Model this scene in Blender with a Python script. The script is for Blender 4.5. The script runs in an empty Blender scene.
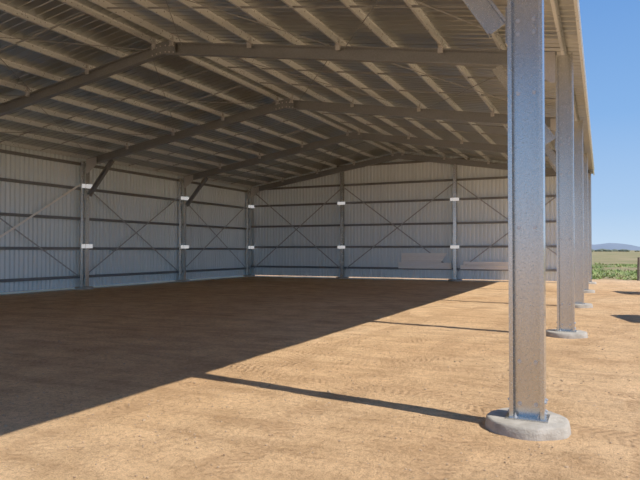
import bpy, bmesh, math, random
from mathutils import Vector, Matrix, noise
random.seed(4)
S=bpy.context.scene
COL=S.collection
# ------------------------------------------------------------ materials
class NT:
    def __init__(s,name):
        s.m=bpy.data.materials.new(name); s.m.use_nodes=True
        s.n=s.m.node_tree.nodes; s.l=s.m.node_tree.links
        s.b=s.n["Principled BSDF"]
    def set(s,sock,v):
        if isinstance(v,bpy.types.NodeSocket): s.l.new(v,sock)
        else: sock.default_value=v
    def M(s,op,a,b=None,c=None):
        n=s.n.new('ShaderNodeMath'); n.operation=op
        s.set(n.inputs[0],a)
        if b is not None: s.set(n.inputs[1],b)
        if c is not None: s.set(n.inputs[2],c)
        return n.outputs[0]
    def noise(s,vec,scale,detail=4,rough=.55):
        n=s.n.new('ShaderNodeTexNoise'); n.inputs['Scale'].default_value=scale
        n.inputs['Detail'].default_value=detail; n.inputs['Roughness'].default_value=rough
        if vec is not None: s.l.new(vec,n.inputs['Vector'])
        return n.outputs['Fac']
    def ramp(s,fac,stops):
        n=s.n.new('ShaderNodeValToRGB'); e=n.color_ramp.elements
        while len(e)<len(stops): e.new(.5)
        for i,(p,c) in enumerate(stops):
            e[i].position=p; e[i].color=(*c,1)
        s.l.new(fac,n.inputs[0]); return n.outputs[0]
    def mix(s,f,a,b,mode='MIX'):
        n=s.n.new('ShaderNodeMix'); n.data_type='RGBA'; n.blend_type=mode
        s.set(n.inputs[0],f)
        for i,v in((6,a),(7,b)):
            if isinstance(v,tuple): v=(*v,1) if len(v)==3 else v
            s.set(n.inputs[i],v)
        return n.outputs[2]
    def bump(s,h,strength,dist):
        n=s.n.new('ShaderNodeBump'); n.inputs['Strength'].default_value=strength
        n.inputs['Distance'].default_value=dist; s.l.new(h,n.inputs['Height'])
        s.l.new(n.outputs[0],s.b.inputs['Normal'])

def steel(name,c1,c2,metal=.75,rough=.42,spangle=40.,rv=.12,stretch=1.,sw=.5):
    t=NT(name); tc=t.n.new('ShaderNodeTexCoord').outputs['Object']
    v=t.n.new('ShaderNodeTexVoronoi'); v.inputs['Scale'].default_value=spangle
    t.l.new(tc,v.inputs['Vector'])
    sep=t.n.new('ShaderNodeSeparateColor'); t.l.new(v.outputs['Color'],sep.inputs[0])
    mp=t.n.new('ShaderNodeMapping'); mp.inputs['Scale'].default_value=(1,1,1/stretch); t.l.new(tc,mp.inputs[0])
    nz=t.noise(mp.outputs[0],3.,3)
    f=t.M('ADD',t.M('MULTIPLY',sep.outputs[0],sw),t.M('MULTIPLY',nz,1-sw))
    col=t.ramp(f,[(.15,c1),(.85,c2)])
    t.l.new(col,t.b.inputs['Base Color'])
    t.b.inputs['Metallic'].default_value=metal
    t.l.new(t.M('ADD',rough-rv/2,t.M('MULTIPLY',sep.outputs[1],rv)),t.b.inputs['Roughness'])
    return t.m
GALV=steel('galvanised_steel',(.47,.48,.465),(.62,.63,.61),.9,.24,115,.075,8,.55)
BRG=steel('galvanised_light_strip',(.45,.45,.45),(.58,.58,.58),.5,.42,60)
PURL=steel('galvanised_purlin_steel',(.62,.655,.66),(.70,.735,.74),.6,.33,40)
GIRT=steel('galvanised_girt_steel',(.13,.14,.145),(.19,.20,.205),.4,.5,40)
STRAP=steel('galvanised_strap',(.30,.315,.325),(.38,.395,.405),.5,.45,40)
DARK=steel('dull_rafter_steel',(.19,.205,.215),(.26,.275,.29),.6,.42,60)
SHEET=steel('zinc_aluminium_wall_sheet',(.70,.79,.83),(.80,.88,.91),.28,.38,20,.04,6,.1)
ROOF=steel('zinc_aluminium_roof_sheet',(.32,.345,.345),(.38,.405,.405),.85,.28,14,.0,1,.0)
WHITE=steel('cream_painted_sheet',(.93,.92,.87),(.97,.96,.92),0,.5,6)
GLOW_PLATE=steel('white_plate_added_glow',(.92,.92,.91),(.97,.97,.96),0,.5,30)
pb=GLOW_PLATE.node_tree.nodes["Principled BSDF"]; pb.inputs['Emission Color'].default_value=(1,1,1,1); pb.inputs['Emission Strength'].default_value=.25  # added glow lifts the plates above the wall; they are not lamps
BOLT=steel('zinc_bolt',(.5,.5,.5),(.75,.75,.75),.8,.35,90)

t=NT('concrete'); tc=t.n.new('ShaderNodeTexCoord').outputs['Object']
n1=t.noise(tc,9,6); n2=t.noise(tc,60,3)
t.l.new(t.ramp(n1,[(.3,(.27,.235,.185)),(.7,(.44,.39,.32))]),t.b.inputs['Base Color'])
t.b.inputs['Roughness'].default_value=.9; t.bump(t.M('ADD',n1,t.M('MULTIPLY',n2,.6)),.7,.02)
CONC=t.m

def simple(name,stops,scale,rough=.9,bs=.4,bd=.05):
    t=NT(name); tc=t.n.new('ShaderNodeTexCoord').outputs['Object']
    n=t.noise(tc,scale,5)
    t.l.new(t.ramp(n,stops),t.b.inputs['Base Color']); t.b.inputs['Roughness'].default_value=rough
    t.bump(n,bs,bd); return t.m
GRASS=simple('green_weeds',[(.38,(.14,.22,.045)),(.52,(.23,.30,.07)),(.66,(.38,.32,.14))],.4)
HILL=simple('hazy_blue_hills',[(.3,(.13,.17,.22)),(.7,(.17,.21,.27))],.004)
TREE=simple('tree_foliage',[(.3,(.07,.09,.06)),(.7,(.12,.14,.09))],.2)
HAY=simple('hay',[(.3,(.35,.26,.12)),(.7,(.55,.43,.22))],14)
CLOD=simple('dirt_clod',[(.3,(.30,.18,.09)),(.7,(.52,.35,.20))],8)
WOOD=simple('weathered_timber',[(.3,(.07,.055,.04)),(.7,(.15,.12,.09))],8)

# ground
t=NT('dirt_ground'); g=t.n.new('ShaderNodeNewGeometry').outputs['Position']
sp=t.n.new('ShaderNodeSeparateXYZ'); t.l.new(g,sp.inputs[0]); px,py=sp.outputs[0],sp.outputs[1]
nb=t.noise(g,.22,5); nm=t.noise(g,1.7,6,.65); nf=t.noise(g,16,6,.7); nff=t.noise(g,75,4,.7)
mp=t.n.new('ShaderNodeMapping'); mp.inputs['Rotation'].default_value=(0,0,.35); mp.inputs['Scale'].default_value=(.35,3.2,1); t.l.new(g,mp.inputs[0])
ns=t.noise(mp.outputs[0],1.2,5,.6)
base=t.ramp(nb,[(.3,(.60,.335,.15)),(.5,(.69,.41,.195)),(.7,(.76,.48,.25))])
base=t.mix(.85,base,t.ramp(nm,[(.28,(.64,.60,.54)),(.5,(.95,.95,.94)),(.72,(1.15,1.15,1.15))]),'MULTIPLY')
base=t.mix(.6,base,t.ramp(ns,[(.32,(.68,.64,.60)),(.5,(1,1,1)),(.7,(1.15,1.15,1.15))]),'MULTIPLY')
base=t.mix(.8,base,t.ramp(nf,[(.3,(.54,.51,.48)),(.5,(1,1,1)),(.75,(1.2,1.2,1.2))]),'MULTIPLY')
base=t.mix(.75,base,t.ramp(nff,[(.32,(.45,.42,.39)),(.5,(1,1,1)),(.75,(1.3,1.3,1.3))]),'MULTIPLY')
wob=t.M('MULTIPLY',t.M('SUBTRACT',t.noise(g,.3,2),.5),.9)
tot=None; msum=None
for cx,cy,R in [(-9.5,16,8.4),(-9.5,16,10.1),(-11,13,5.2),(-11,13,6.6),(60,5,62.6),(60,5,64.3),(70,0,69.9),(70,0,71.3),(-8,-14,21.5),(-8,-14,23.1),(-30,40,33.7),(-40,-20,52),(-40,-20,53.7)]:
    dx=t.M('SUBTRACT',px,cx); dy=t.M('SUBTRACT',py,cy)
    r=t.M('SQRT',t.M('ADD',t.M('MULTIPLY',dx,dx),t.M('MULTIPLY',dy,dy)))
    a=t.M('ABSOLUTE',t.M('ADD',t.M('SUBTRACT',r,R),wob))
    mk=t.n.new('ShaderNodeMapRange'); mk.interpolation_type='SMOOTHSTEP'
    t.l.new(a,mk.inputs[0]); mk.inputs[1].default_value=.21; mk.inputs[2].default_value=.15
    mk.inputs[3].default_value=0; mk.inputs[4].default_value=1
    th=t.M('ARCTAN2',dy,dx)
    ph=t.M('ADD',t.M('ADD',t.M('MULTIPLY',th,round(R*2*math.pi/.10)),t.M('MULTIPLY',a,34)),t.M('MULTIPLY',nm,14))
    tr=t.M('SUBTRACT',t.M('MULTIPLY',t.M('SINE',ph),.5),.6)
    h=t.M('MULTIPLY',mk.outputs[0],tr)
    tot=h if tot is None else t.M('ADD',tot,h)
    msum=mk.outputs[0] if msum is None else t.M('MAXIMUM',msum,mk.outputs[0])
fade=t.ramp(t.noise(g,1.3,5,.65),[(.40,(.1,.1,.1)),(.62,(1,1,1))])
base=t.mix(t.M('MULTIPLY',t.M('MULTIPLY',msum,fade),.5),base,(.43,.235,.105))
edge=t.M('ADD',py,t.M('MULTIPLY',t.M('SUBTRACT',t.noise(g,.35,4),.5),7.))
fm=t.n.new('ShaderNodeMapRange'); t.l.new(edge,fm.inputs[0]); fm.inputs[1].default_value=36; fm.inputs[2].default_value=38
fld=t.ramp(t.noise(g,.12,6),[(.35,(.15,.165,.055)),(.5,(.25,.20,.085)),(.65,(.33,.25,.12))])
base=t.mix(fm.outputs[0],base,fld)
t.l.new(base,t.b.inputs['Base Color']); t.b.inputs['Roughness'].default_value=.95
t.b.inputs['Specular IOR Level'].default_value=.15
H=t.M('ADD',t.M('MULTIPLY',nm,.7),t.M('ADD',t.M('MULTIPLY',nf,.9),t.M('MULTIPLY',nff,.42)))
H=t.M('ADD',H,t.M('MULTIPLY',t.M('MULTIPLY',tot,fade),.4))
H=t.M('ADD',H,t.M('MULTIPLY',ns,.7))
t.bump(H,1.,.045)
DIRT=t.m

# ------------------------------------------------------------ helpers
def link(o,name,mat=None,label=None,cat=None,group=None,kind=None,parent=None):
    o.name=name
    COL.objects.link(o)
    if mat and o.data and not o.data.materials: o.data.materials.append(mat)
    if label: o["label"]=label
    if cat: o["category"]=cat
    if group: o["group"]=group
    if kind: o["kind"]=kind
    if parent: o.parent=parent
    return o
def mesh_from(name,verts,faces):
    me=bpy.data.meshes.new(name); me.from_pydata([tuple(v) for v in verts],[],faces); me.update()
    bm=bmesh.new(); bm.from_mesh(me); bmesh.ops.recalc_face_normals(bm,faces=bm.faces); bm.to_mesh(me); bm.free()
    return me
def extr(profile,L):
    n=len(profile)
    v=[(x,y,0) for x,y in profile]+[(x,y,L) for x,y in profile]
    f=[(i,(i+1)%n,(i+1)%n+n,i+n) for i in range(n)]+[tuple(range(n))[::-1],tuple(range(n,2*n))]
    return mesh_from('member',v,f)
def Ibeam(d,w,l=.03,t=.006):
    a=d/2;b=w/2
    return [(-a,-b),(-a+l,-b),(-a+l,-b+t),(-a+t,-b+t),(-a+t,-t),(a-t,-t),(a-t,-b+t),(a-l,-b+t),(a-l,-b),(a,-b),(a,b),(a-l,b),(a-l,b-t),(a-t,b-t),(a-t,t),(-a+t,t),(-a+t,b-t),(-a+l,b-t),(-a+l,b),(-a,b)]
def Cch(d,w,l=.018,t=.004):
    a=d/2
    return [(-a,0),(a,0),(a,w),(a-l,w),(a-l,w-t),(a-t,w-t),(a-t,t),(-a+t,t),(-a+t,w-t),(-a+l,w-t),(-a+l,w),(-a,w)]
def rect(a,b): return [(-a/2,-b/2),(a/2,-b/2),(a/2,b/2),(-a/2,b/2)]
def ang(a,t=.005): return [(0,0),(a,0),(a,t),(t,t),(t,a),(0,a)]
cache={}
def member(p0,p1,xdir,profile,key,mat):
    p0=Vector(p0);p1=Vector(p1);z=(p1-p0);L=z.length;z.normalize()
    x=Vector(xdir);x=(x-z*x.dot(z)).normalized();y=z.cross(x)
    k=(key,round(L,3),mat.name)
    if k not in cache:
        me=extr(profile,L); me.materials.append(mat); cache[k]=me
    o=bpy.data.objects.new('m',cache[k])
    o.matrix_world=Matrix(((x.x,y.x,z.x,p0.x),(x.y,y.y,z.y,p0.y),(x.z,y.z,z.z,p0.z),(0,0,0,1)))
    return o
def box_mesh(sx,sy,sz,bev=.002):
    bm=bmesh.new(); bmesh.ops.create_cube(bm,size=1)
    for v in bm.verts: v.co=Vector((v.co.x*sx,v.co.y*sy,v.co.z*sz+sz/2))
    bmesh.ops.bevel(bm,geom=bm.edges[:],offset=bev,segments=1,affect='EDGES')
    me=bpy.data.meshes.new('box'); bm.to_mesh(me); bm.free(); return me
def hexbolt(r=.014,h=.012,stud=.02):
    bm=bmesh.new()
    a=bmesh.ops.create_cone(bm,cap_ends=True,segments=12,radius1=r*1.5,radius2=r*1.5,depth=.003)
    bmesh.ops.translate(bm,verts=a['verts'],vec=(0,0,.0015))
    a=bmesh.ops.create_cone(bm,cap_ends=True,segments=6,radius1=r,radius2=r,depth=h)
    bmesh.ops.translate(bm,verts=a['verts'],vec=(0,0,.003+h/2))
    a=bmesh.ops.create_cone(bm,cap_ends=True,segments=10,radius1=r*.55,radius2=r*.5,depth=stud)
    bmesh.ops.translate(bm,verts=a['verts'],vec=(0,0,.003+h+stud/2))
    me=bpy.data.meshes.new('bolt'); bm.to_mesh(me); bm.free(); me.materials.append(BOLT); return me

# ------------------------------------------------------------ dimensions
XR,XL,XA=-.62,-19.4,-10.01
Y0,SP=5.83,6.48
FR=[Y0+SP*k for k in(-1,0,1,2,3,4)]
SL=.163
def zr(x,top=7.02): return top-SL*abs(x-XA)
YF,YB=FR[0]-.25,FR[-1]+.28
XWL,XWR=XL-.29,-.35

# ------------------------------------------------------------ sheets
def prof(a,b,per=.2,h=.03,pan=.65,sl=.1):
    out=[];x=a
    while x<b:
        for dx,dz in((0,0),(pan,0),(pan+sl,h),(1-sl,h)):
            if x+dx*per<b: out.append((x+dx*per,dz))
        x+=per
    out.append((b,0)); return out
pr=prof(YF,YB+.16,.25,.018,.76,.05)
xs=[XWL-.1,XA,XWR]
v=[];f=[]
for y,h in pr:
    for x in xs: v.append((x,y,zr(x)+h))
for i in range(len(pr)-1):
    for j in range(2):
        a=i*3+j; f.append((a,a+1,a+4,a+3))
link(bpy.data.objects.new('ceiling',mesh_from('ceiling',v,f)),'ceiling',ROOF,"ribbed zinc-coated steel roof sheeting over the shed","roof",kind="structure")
v=[];f=[]
pr=prof(YF+.05,YB,.2,.06,.4,.12)
for y,h in pr:
    v+= [(XWL-h,y,.07),(XWL-h,y,zr(XWL)-.01)]
for i in range(len(pr)-1):
    a=2*i; f.append((a,a+1,a+3,a+2))
link(bpy.data.objects.new('wall_left',mesh_from('wl',v,f)),'wall_left',SHEET,"long shed wall of ribbed zinc-coated steel sheeting","wall",kind="structure")
v=[];f=[]
pr=prof(XWL,-.45,.2,.06,.4,.12)
for x,h in pr: v+=[(x,YB+h,.08),(x,YB+h,zr(x)+.012)]
for i in range(len(pr)-1):
    a=2*i; f.append((a,a+1,a+3,a+2))
link(bpy.data.objects.new('wall_back',mesh_from('wb',v,f)),'wall_back',SHEET,"gable end wall of ribbed zinc-coated steel sheeting","wall",kind="structure")
def trim(n,p0,p1,xd,profile,label,key=None):
    o=member(p0,p1,xd,profile,'trim%d'%n,PURL); link(o,'trim_%d'%n,None,label,"trim",kind="structure")
trim(1,(XWR+.0,YF,zr(XWR)-.105),(XWR+.0,YB+.16,zr(XWR)-.105),(0,0,1),Cch(.29,.05),"folded steel eave fascia along the open side")
trim(2,(-.45,YB+.04,.06),(-.45,YB+.04,zr(-.45)-.02),(1,0,0),ang(-.1,-.006),"folded steel corner flashing on the end wall")
trim(3,(XWL-.02,YB+.04,.06),(XWL-.02,YB+.04,zr(XWL)-.02),(1,0,0),ang(-.08,-.006),"folded steel corner flashing")
# barge boards closing the gable edge
for n_,s in((4,-1),(5,1)):
    xe=XWR if s>0 else XWL-.1
    trim(n_,(XA,YB+.165,zr(XA)-.06),(xe,YB+.165,zr(xe)-.06),(0,0,1),rect(.24,.006),"folded steel barge flashing along the gable edge")

# ------------------------------------------------------------ footings & columns
def footing_mesh(seed,r=.36,h=.085):
    n=56; v=[];f=[]
    rings=[(r*1.04,-.03),(r*1.02,h*.35),(r,h*.8),(r*.97,h*.97),(r*.92,h),(r*.7,h),(r*.45,h)]
    for k,(rr,z) in enumerate(rings):
        for i in range(n):
            a=2*math.pi*i/n
            q=1+.05*noise.noise(Vector((math.cos(a)*1.6,math.sin(a)*1.6,seed*3.1)))+.012*noise.noise(Vector((math.cos(a)*6,math.sin(a)*6,seed+k*.4)))
            zz=z+(.006*noise.noise(Vector((math.cos(a)*4*rr/r,math.sin(a)*4*rr/r,seed))) if 0<k<6 else 0)
            v.append((rr*q*math.cos(a),rr*q*math.sin(a),zz))
    for k in range(len(rings)-1):
        for i in range(n):
            f.append((k*n+i,k*n+(i+1)%n,(k+1)*n+(i+1)%n,(k+1)*n+i))
    v.append((0,0,h)); c=len(v)-1
    for i in range(n): f.append(((len(rings)-1)*n+i,(len(rings)-1)*n+(i+1)%n,c))
    me=mesh_from('footing',v,f); me.materials.append(CONC)
    for p in me.polygons: p.use_smooth=True
    return me
fm_=[footing_mesh(i) for i in range(4)]
plate_me=box_mesh(.36,.27,.012); plate_me.materials.append(GALV)
bolt_me=hexbolt(); wbolt=hexbolt(.013,.01,.006)
PT=.085
def column(x,y,ztop,d=.30,w=.20,rot=0,label='',detail=True,group=''):
    o=bpy.data.objects.new('fo',random.choice(fm_)); o.location=(x,y,0); o.rotation_euler[2]=random.uniform(0,6)
    link(o,'concrete_footing',None,"round rough-cast concrete footing under a steel column","concrete footing","concrete footings under the columns")
    e=bpy.data.objects.new('c',None); e.location=(x,y,PT); e.rotation_euler[2]=rot; e.empty_display_size=.3
    link(e,'steel_column',None,label,"steel column",group)
    s=member((0,0,.012),(0,0,ztop-PT),(1,0,0),Ibeam(d,w,.035,.006),('col',d,w),GALV)
    link(s,'column_shaft',parent=e)
    p=bpy.data.objects.new('p',plate_me); link(p,'base_plate',parent=e)
    if detail:
        for sx in(-.1,.1):
            for sy in(-.075,.075):
                b=bpy.data.objects.new('b',bolt_me); b.location=(sx,sy,.012); link(b,'anchor_bolt',parent=e)
        for sx in(-1,1):
            for z in(.06,.16):
                for sy in(-.05,.05):
                    b=bpy.data.objects.new('b',wbolt); b.location=(sx*d/2,sy,z); b.rotation_euler=(0,sx*math.pi/2,0); link(b,'side_bolt',parent=e)
        for z in(.12,.5,1.72,2.95,3.5,3.62):
            for sx in(-.07,.07):
                b=bpy.data.objects.new('b',wbolt); b.location=(sx,-.006,z); b.rotation_euler=(math.pi/2,0,0); link(b,'web_bolt',parent=e)
    return e
zc=zr(XR+.15)-.19
for k,y in enumerate(FR):
    column(XR,y,zc,label="tall galvanised steel column on the open side of the shed",detail=k in(1,2),group="columns along the open side")
    column(XL,y,zc,label="galvanised steel column against the long sheeted wall",detail=False,group="columns along the long wall")
MUL=[-13.3,-6.93]
for x in MUL:
    column(x,FR[-1]+.0,zr(x)-.46,d=.22,w=.16,rot=math.pi/2,label="galvanised steel mullion column on the gable end wall",detail=False,group="end wall mullions")

# ------------------------------------------------------------ rafters, knees
RD=.29
PD=[.3+1.13*i for i in range(9)]
cleat=box_mesh(.10,.05,.25); cleat.materials.append(BRG)
for k,y in enumerate(FR):
    for s in(-1,1):
        d1=9.39-.155
        pA=(XA,y,zr(XA)-.17-RD/2); x1=XA+s*d1; pB=(x1,y,zr(x1)-.17-RD/2)
        e=bpy.data.objects.new('r',None); e.location=pA; link(e,'roof_rafter',None,"dull grey steel rafter spanning from column to ridge","rafter","portal frame rafters")
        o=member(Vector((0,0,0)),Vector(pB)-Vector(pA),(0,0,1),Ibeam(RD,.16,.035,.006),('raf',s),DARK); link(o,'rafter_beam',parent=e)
        prf=[(0,.16),(0,-.42),(-s*.07,-.42),(-s*.55,-.08),(-s*.55,.22)]
        me=extr(prf,.012); me.materials.append(BRG)
        o=bpy.data.objects.new('h',me); q=Vector(pB)-Vector(pA)
        o.matrix_world=Matrix(((1,0,0,q.x),(0,0,1,-.09),(0,1,0,q.z-.03),(0,0,0,1))); link(o,'haunch_plate',parent=e)
        prf=[(0,.145),(0,-.16),(s*.38,-.22),(s*.38,.085)]
        me=extr(prf,.012); me.materials.append(DARK)
        o=bpy.data.objects.new('h',me)
        o.matrix_world=Matrix(((1,0,0,0),(0,0,1,-.095),(0,1,0,0),(0,0,0,1))); link(o,'apex_plate',parent=e)
        if k in(2,3):
            for bx in(.08,.2,.33):
                for bz in(-.11,.05):
                    b=bpy.data.objects.new('b',wbolt); b.location=(s*bx,-.095,bz-.16*bx); b.rotation_euler=(math.pi/2,0,0); link(b,'apex_bolt',parent=e)
        for i in(0,2,4,6):
            d=PD[i]-.02
            o=bpy.data.objects.new('k',cleat); o.location=(s*d,-.108,RD/2-SL*d-.10); link(o,'purlin_cleat',parent=e)
    if k<5:
      for s,x in((-1,XL+.24),(1,XR-.245)):
        zz=3.86 if s==-1 else 3.66; run=1.25 if s<0 else 1.0
        a=(x,y,zz); b=(x-s*run,y,zr(x-s*run)-.20-RD)
        e=bpy.data.objects.new('kb',None); e.location=a
        link(e,'knee_brace',None,"diagonal steel knee brace joining column and rafter","knee brace","knee braces")
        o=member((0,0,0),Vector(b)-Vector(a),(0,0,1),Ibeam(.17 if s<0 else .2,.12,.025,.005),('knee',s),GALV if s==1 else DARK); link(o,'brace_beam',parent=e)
        pm=box_mesh(.012,.13,.34); pm.materials.append(GALV)
        o=bpy.data.objects.new('kp',pm); o.location=(s*.08,0,-.17); link(o,'end_plate',parent=e)

# ------------------------------------------------------------ purlins
for s in(-1,1):
    for d in PD:
        x=XA+s*d; z=zr(x)-.08
        o=member((x,YF+.03,z),(x,YB,z),(s*SL,0,1),Cch(.15,.055,.014,.004),('pur',s),PURL)
        link(o,'roof_purlin',None,"long galvanised steel roof purlin under the sheeting","purlin","roof purlins")
for k in range(5):
    ym=(FR[k]+FR[k+1])/2
    for s in(-1,1):
        for off in ((-.9,.9) if k else (0,)):
            a=(XA+s*.33,ym+off,zr(XA+s*.33)-.14); b=(XA+s*9.2,ym+off,zr(XA+s*9.2)-.14)
            o=member(a,b,(0,0,1),Cch(.035,.03,.006,.003),('brg',s),STRAP)
            link(o,'purlin_bridging',None,"thin steel bridging strip tying the purlins together","purlin bridging","purlin bridging strips")
for k in range(1,5):
    for s in(-1,1):
        for i in(0,2,4,6):
            d=PD[i]+.02; x=XA+s*d; zb=zr(x)-.17-RD+.03
            a=(x,FR[k]+.085,zb); b=(x,FR[k]+.42,zr(x)-.1)
            o=member(a,b,(1,0,0),ang(.045,.004),'fly',GALV)
            link(o,'fly_brace',None,"short angle fly brace between rafter and purlin","fly brace","fly braces")
        for i in(0,2,4,6):
            d=PD[i]; x=XA+s*d
            o=member((x-.006,FR[k]-.30,zr(x)-.085),(x-.006,FR[k]+.30,zr(x)-.085),(s*SL,0,1),Cch(.165,.065,.016,.004),('lap',s),BRG)
            link(o,'purlin_lap',None,"short overlapping steel purlin joint above a rafter","purlin joint","purlin lap joints")
def rod(r,n=8): return [(r*math.cos(2*math.pi*i/n),r*math.sin(2*math.pi*i/n)) for i in range(n)]
for k in(1,2,4):
    for s in(-1,1):
        for d0,d1 in((.5,4.7),(4.9,9.0)):
            for fl in(0,1):
                ya,yb=FR[k],FR[k]+SP
                xa,xb=XA+s*d0,XA+s*d1
                if fl: ya,yb=yb,ya
                z0=.18+.03*fl
                o=member((xa,ya,zr(xa)-z0),(xb,yb,zr(xb)-z0),(0,0,1),rod(.010),'rod',DARK)
                link(o,'roof_bracing_rod',None,"thin steel cross bracing rod below the roof purlins","bracing rod","roof bracing rods")
# ------------------------------------------------------------ girts
GZ=[.55,1.72,2.95,4.2,5.22]
for z in GZ:
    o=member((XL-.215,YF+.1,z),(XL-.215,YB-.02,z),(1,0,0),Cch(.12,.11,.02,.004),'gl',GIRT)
    link(o,'wall_girt',None,"horizontal galvanised steel girt on the long wall","wall girt","wall girts")
for z in GZ+[6.3]:
    x0,x1=XL-.1,-.5
    if z>5.3:
        dd=(7.02-z-.1)/SL; x0,x1=XA-dd,XA+dd
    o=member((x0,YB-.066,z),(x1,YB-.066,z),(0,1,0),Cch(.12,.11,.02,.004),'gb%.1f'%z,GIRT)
    link(o,'wall_girt',None,"horizontal galvanised steel girt on the gable end wall","wall girt","wall girts")
spm=box_mesh(.02,.46,.16); spm.materials.append(GLOW_PLATE)
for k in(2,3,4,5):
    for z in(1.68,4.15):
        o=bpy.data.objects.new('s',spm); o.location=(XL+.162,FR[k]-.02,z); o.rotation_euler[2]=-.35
        link(o,'splice_plate',None,"white rectangular steel plate with a faint added glow fixed across a column","steel plate","faintly glowing plates on columns")
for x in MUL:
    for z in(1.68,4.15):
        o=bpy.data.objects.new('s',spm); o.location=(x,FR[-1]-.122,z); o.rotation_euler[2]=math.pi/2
        link(o,'splice_plate',None,"white rectangular steel plate with a faint added glow fixed across a column","steel plate","faintly glowing plates on columns")
def strap(a,b,xd,key,label,mat,w=.055):
    o=member(a,b,xd,rect(.004,w),key,mat); link(o,'cross_brace_strap',None,label,"bracing strap","wall bracing straps")
for k in(1,2,3,4):
    for fl in(0,1):
        za,zb=(.5,4.3) if fl else (4.3,.5)
        x=XL-.148+.006*fl
        strap((x,FR[k]+.12,za),(x,FR[k+1]-.12,zb),(1,0,0),'st%d%d'%(fl,k<3),"thin flat steel diagonal strap across the long wall",WHITE if (k<3 and fl) else STRAP,.075 if (k<3 and fl) else .055)
ex=[XL+.15]+MUL+[XR-.15]
for i in(0,1,2):
    for fl in(0,1):
        za,zb=(.5,5.1) if fl else (5.1,.5)
        y=YB-.132-.006*fl
        strap((ex[i]+.1,y,za),(ex[i+1]-.1,y,zb),(0,1,0),'sb',"thin flat steel diagonal strap across the gable end wall",STRAP)

# ------------------------------------------------------------ leftover panels on bottom girt of end wall
def wallx(pxx,Y=FR[-1]):
    k=(pxx-602)*.9078/610; return k*(Y*.9078)/(1+k*.4195)
def panel(pa,pb,z0,z1,y,label,skew=0):
    a,b=wallx(pa),wallx(pb)
    v=[];hgt=z1-z0
    pf=[(0,0),(-.06,0),(-.06,hgt*.3),(-.035,hgt*.34),(-.035,hgt*.62),(-.06,hgt*.66),(-.06,hgt),(0,hgt)]
    m=len(pf)
    for X in(a,b):
        for yy,zz in pf: v.append((X+(skew*zz/hgt if X==b else 0),y+yy,z0+zz))
    f=[(i,(i+1)%m,(i+1)%m+m,i+m) for i in range(m)]+[tuple(range(m)),tuple(range(m,2*m))[::-1]]
    o=bpy.data.objects.new('p',mesh_from('panel',v,f))
    link(o,'cladding_panel',WHITE,label,"cladding panel")
panel(398,451,.607,.93,YB-.15,"long low cream metal panel resting on the end wall girt")
panel(460,509,.607,.82,YB-.15,"long low cream metal panel resting on the end wall girt")
panel(401,440,.94,1.44,YB-.15,"short cream folded metal panel standing on the long panel",.35)
panel(463,509,.84,1.0,YB-.15,"narrow cream metal offcut lying on the long panel")

# ------------------------------------------------------------ ground
def axis(lo,hi,step,far0,far1):
    a=[];x=lo
    while x<hi: a.append(x); x+=step
    a.append(hi)
    s=step;x=hi
    while x<far1: s*=1.35; x+=s; a.append(min(x,far1))
    s=step;x=lo
    while x>far0: s*=1.35; x-=s; a.insert(0,max(x,far0))
    return a
ax=axis(-20,6,.13,-4000,4000); ay=axis(2.,34,.13,-600,5000)
v=[];f=[]
for y in ay:
    for x in ax:
        w=1 if(-21<x<8 and 0<y<36) else 0
        if w and x>.1: w=1+min(1.2,(x-.1)*2)
        z=w*(.012*noise.noise(Vector((x*.8,y*.8,0)))+.008*noise.noise(Vector((x*2.7,y*2.7,5)))+.006*noise.noise(Vector((x*6,y*6,9))))-.008
        v.append((x,y,z))
nx=len(ax)
for j in range(len(ay)-1):
    for i in range(nx-1):
        a=j*nx+i; f.append((a,a+1,a+1+nx,a+nx))
me=bpy.data.meshes.new('floor'); me.from_pydata(v,[],f); me.update()
for p in me.polygons: p.use_smooth=True
link(bpy.data.objects.new('floor',me),'floor',DIRT,"bare orange-brown dirt ground with tyre marks","dirt ground",kind="structure")

bm=bmesh.new()
for i in range(3600):
    y=2.5+12*random.random()**1.4; x=random.uniform(-9,.9)
    if math.hypot(x-XR,y-FR[1])<.45 or math.hypot(x-XR,y-FR[2])<.45: continue
    r=random.uniform(.003,.011)*(1.8 if random.random()<.06 else 1)
    a=bmesh.ops.create_icosphere(bm,subdivisions=1,radius=r)
    for vv in a['verts']:
        vv.co=Vector((vv.co.x*random.uniform(.8,1.4),vv.co.y*random.uniform(.8,1.3),vv.co.z*.7))+Vector((x,y,-.004))
me=bpy.data.meshes.new('clods'); bm.to_mesh(me); bm.free()
link(bpy.data.objects.new('c',me),'dirt_clods',CLOD,"loose small dirt clods and pebbles on the ground","dirt clods",kind="stuff")

v=[];f=[]
for i in range(9500):
    y=36.5+38*random.random()**1.1; x=random.uniform(-14,22)
    if noise.noise(Vector((x*.3,y*.15,2)))<-.08: continue
    hh=random.uniform(.06,.26)*(1+.8*noise.noise(Vector((x*.8,y*.4,7))))
    for b in range(5):
        a=random.uniform(0,6.28); w=random.uniform(.03,.08); rr=random.uniform(.1,.3)
        cx=x+random.uniform(-.15,.15); cy=y+random.uniform(-.15,.15); n=len(v)
        v+= [(cx-w*math.sin(a),cy+w*math.cos(a),-.01),(cx+w*math.sin(a),cy-w*math.cos(a),-.01),(cx+rr*math.cos(a),cy+rr*math.sin(a),hh*random.uniform(.6,1))]
        f.append((n,n+1,n+2))
me=bpy.data.meshes.new('weeds'); me.from_pydata(v,[],f)
link(bpy.data.objects.new('w',me),'grass',GRASS,"patchy green weeds and grass beyond the dirt pad","grass",kind="stuff")
bm=bmesh.new(); bmesh.ops.create_cone(bm,cap_ends=True,segments=12,radius1=.07,radius2=.06,depth=1.25)
for vv in bm.verts: vv.co.z+=.6; vv.co.x+=.02*vv.co.z
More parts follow.
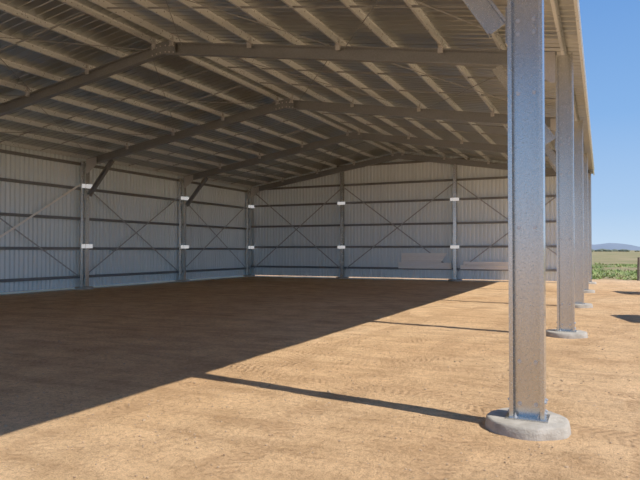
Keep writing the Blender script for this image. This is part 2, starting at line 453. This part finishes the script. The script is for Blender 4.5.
bmesh.ops.bevel(bm,geom=[e for e in bm.edges if all(q.co.z>1 for q in e.verts)],offset=.015,segments=1,affect='EDGES')
me=bpy.data.meshes.new('post'); bm.to_mesh(me); bm.free()
o=bpy.data.objects.new('p',me); o.location=(1.72,36,0); link(o,'fence_post',WOOD,"short weathered timber fence post in the weeds","fence post")

bm=bmesh.new()
for i in range(260):
    x=random.uniform(-350,500); y=random.uniform(600,760); r=random.uniform(1.5,3.5)
    a=bmesh.ops.create_icosphere(bm,subdivisions=1,radius=r)
    for vv in a['verts']: vv.co=Vector((vv.co.x*1.8+x,vv.co.y+y,vv.co.z*.6+r*.35))
me=bpy.data.meshes.new('trees'); bm.to_mesh(me); bm.free()
link(bpy.data.objects.new('t',me),'distant_trees',TREE,"dark low line of distant scrub and trees","trees",kind="stuff")
v=[];f=[];n=160
for i in range(n):
    x=-1800+i*30
    h=14+26*max(0,noise.noise(Vector((x*.006,1.3,0)))+.15)+7*noise.noise(Vector((x*.02,3,0)))
    v+=[(x,2900,-5),(x,3000,h*.55),(x,3100,h),(x,3400,-5)]
for i in range(n-1):
    for j in range(3):
        a=4*i+j; f.append((a,a+4,a+5,a+1))
me=mesh_from('hills',v,f)
for p in me.polygons:p.use_smooth=True
link(bpy.data.objects.new('h',me),'hill_range',HILL,"hazy blue low hills on the horizon","hills")

def bale(x,y,r,L):
    v=[];f=[];n=36;rings=[(0,0),(r*.4,-.01),(r*.7,.01),(r*.93,0),(r,.05),(r*1.01,L*.33),(r*1.,L*.66),(r,L-.05),(r*.93,L),(r*.7,L-.01),(r*.4,L+.01),(0,L)]
    for rr,yy in rings:
        for i in range(n):
            a=2*math.pi*i/n; q=rr*(1+.07*noise.noise(Vector((math.cos(a)*3,math.sin(a)*3,yy*4))))
            v.append((q*math.cos(a),yy-L/2,q*math.sin(a)+r*.985))
    for k in range(len(rings)-1):
        for i in range(n): f.append((k*n+i,k*n+(i+1)%n,(k+1)*n+(i+1)%n,(k+1)*n+i))
    o=bpy.data.objects.new('b',mesh_from('bale',v,f)); o.location=(x,y,0); o.rotation_euler[2]=.25
    link(o,'shadow_bale',HAY,"round straw-coloured bale added out of view to cast a ground shadow","hay bale","added shadow casters")
bale(1.95,15.9,.75,1.6); bale(2.42,25.6,.9,1.7)  # made-up bales out of view, added to cast the right-edge ground shadows

# ------------------------------------------------------------ light, world, camera
sd=Vector((4.15,-.69,0)).normalized(); el=math.radians(49.3)
sv=Vector((sd.x*math.cos(el),sd.y*math.cos(el),math.sin(el)))
L=bpy.data.lights.new('sun','SUN'); L.energy=4.0; L.angle=.0093; L.color=(1,.96,.90)
o=bpy.data.objects.new('sun',L); o.rotation_euler=sv.to_track_quat('Z','Y').to_euler(); o.location=(20,-5,30); COL.objects.link(o)
w=bpy.data.worlds.new('w'); S.world=w; w.use_nodes=True; nt=w.node_tree
tc=nt.nodes.new('ShaderNodeTexCoord'); sx=nt.nodes.new('ShaderNodeSeparateXYZ'); nt.links.new(tc.outputs['Generated'],sx.inputs[0])
rp=nt.nodes.new('ShaderNodeValToRGB'); nt.links.new(sx.outputs[2],rp.inputs[0])
st=[(0,(.36,.49,.64)),(.06,(.25,.40,.62)),(.2,(.13,.28,.57)),(.4,(.062,.18,.48)),(1,(.05,.16,.45))]
e=rp.color_ramp.elements
while len(e)<len(st): e.new(.5)
for i,(p,c) in enumerate(st): e[i].position=p; e[i].color=(*c,1)
nt.links.new(rp.outputs[0],nt.nodes['Background'].inputs[0]); nt.nodes['Background'].inputs[1].default_value=1.0
c=bpy.data.cameras.new('cam'); c.lens=610/640*36; c.sensor_width=36; c.clip_end=8000; c.clip_start=.05
co=bpy.data.objects.new('camera',c); co.location=(0,0,1.6)
co.rotation_euler=(math.radians(90+.94),0,math.atan(282/610)); COL.objects.link(co); S.camera=co
S.view_settings.view_transform='Standard'
S.view_settings.exposure=.42
S.view_settings.gamma=1.27
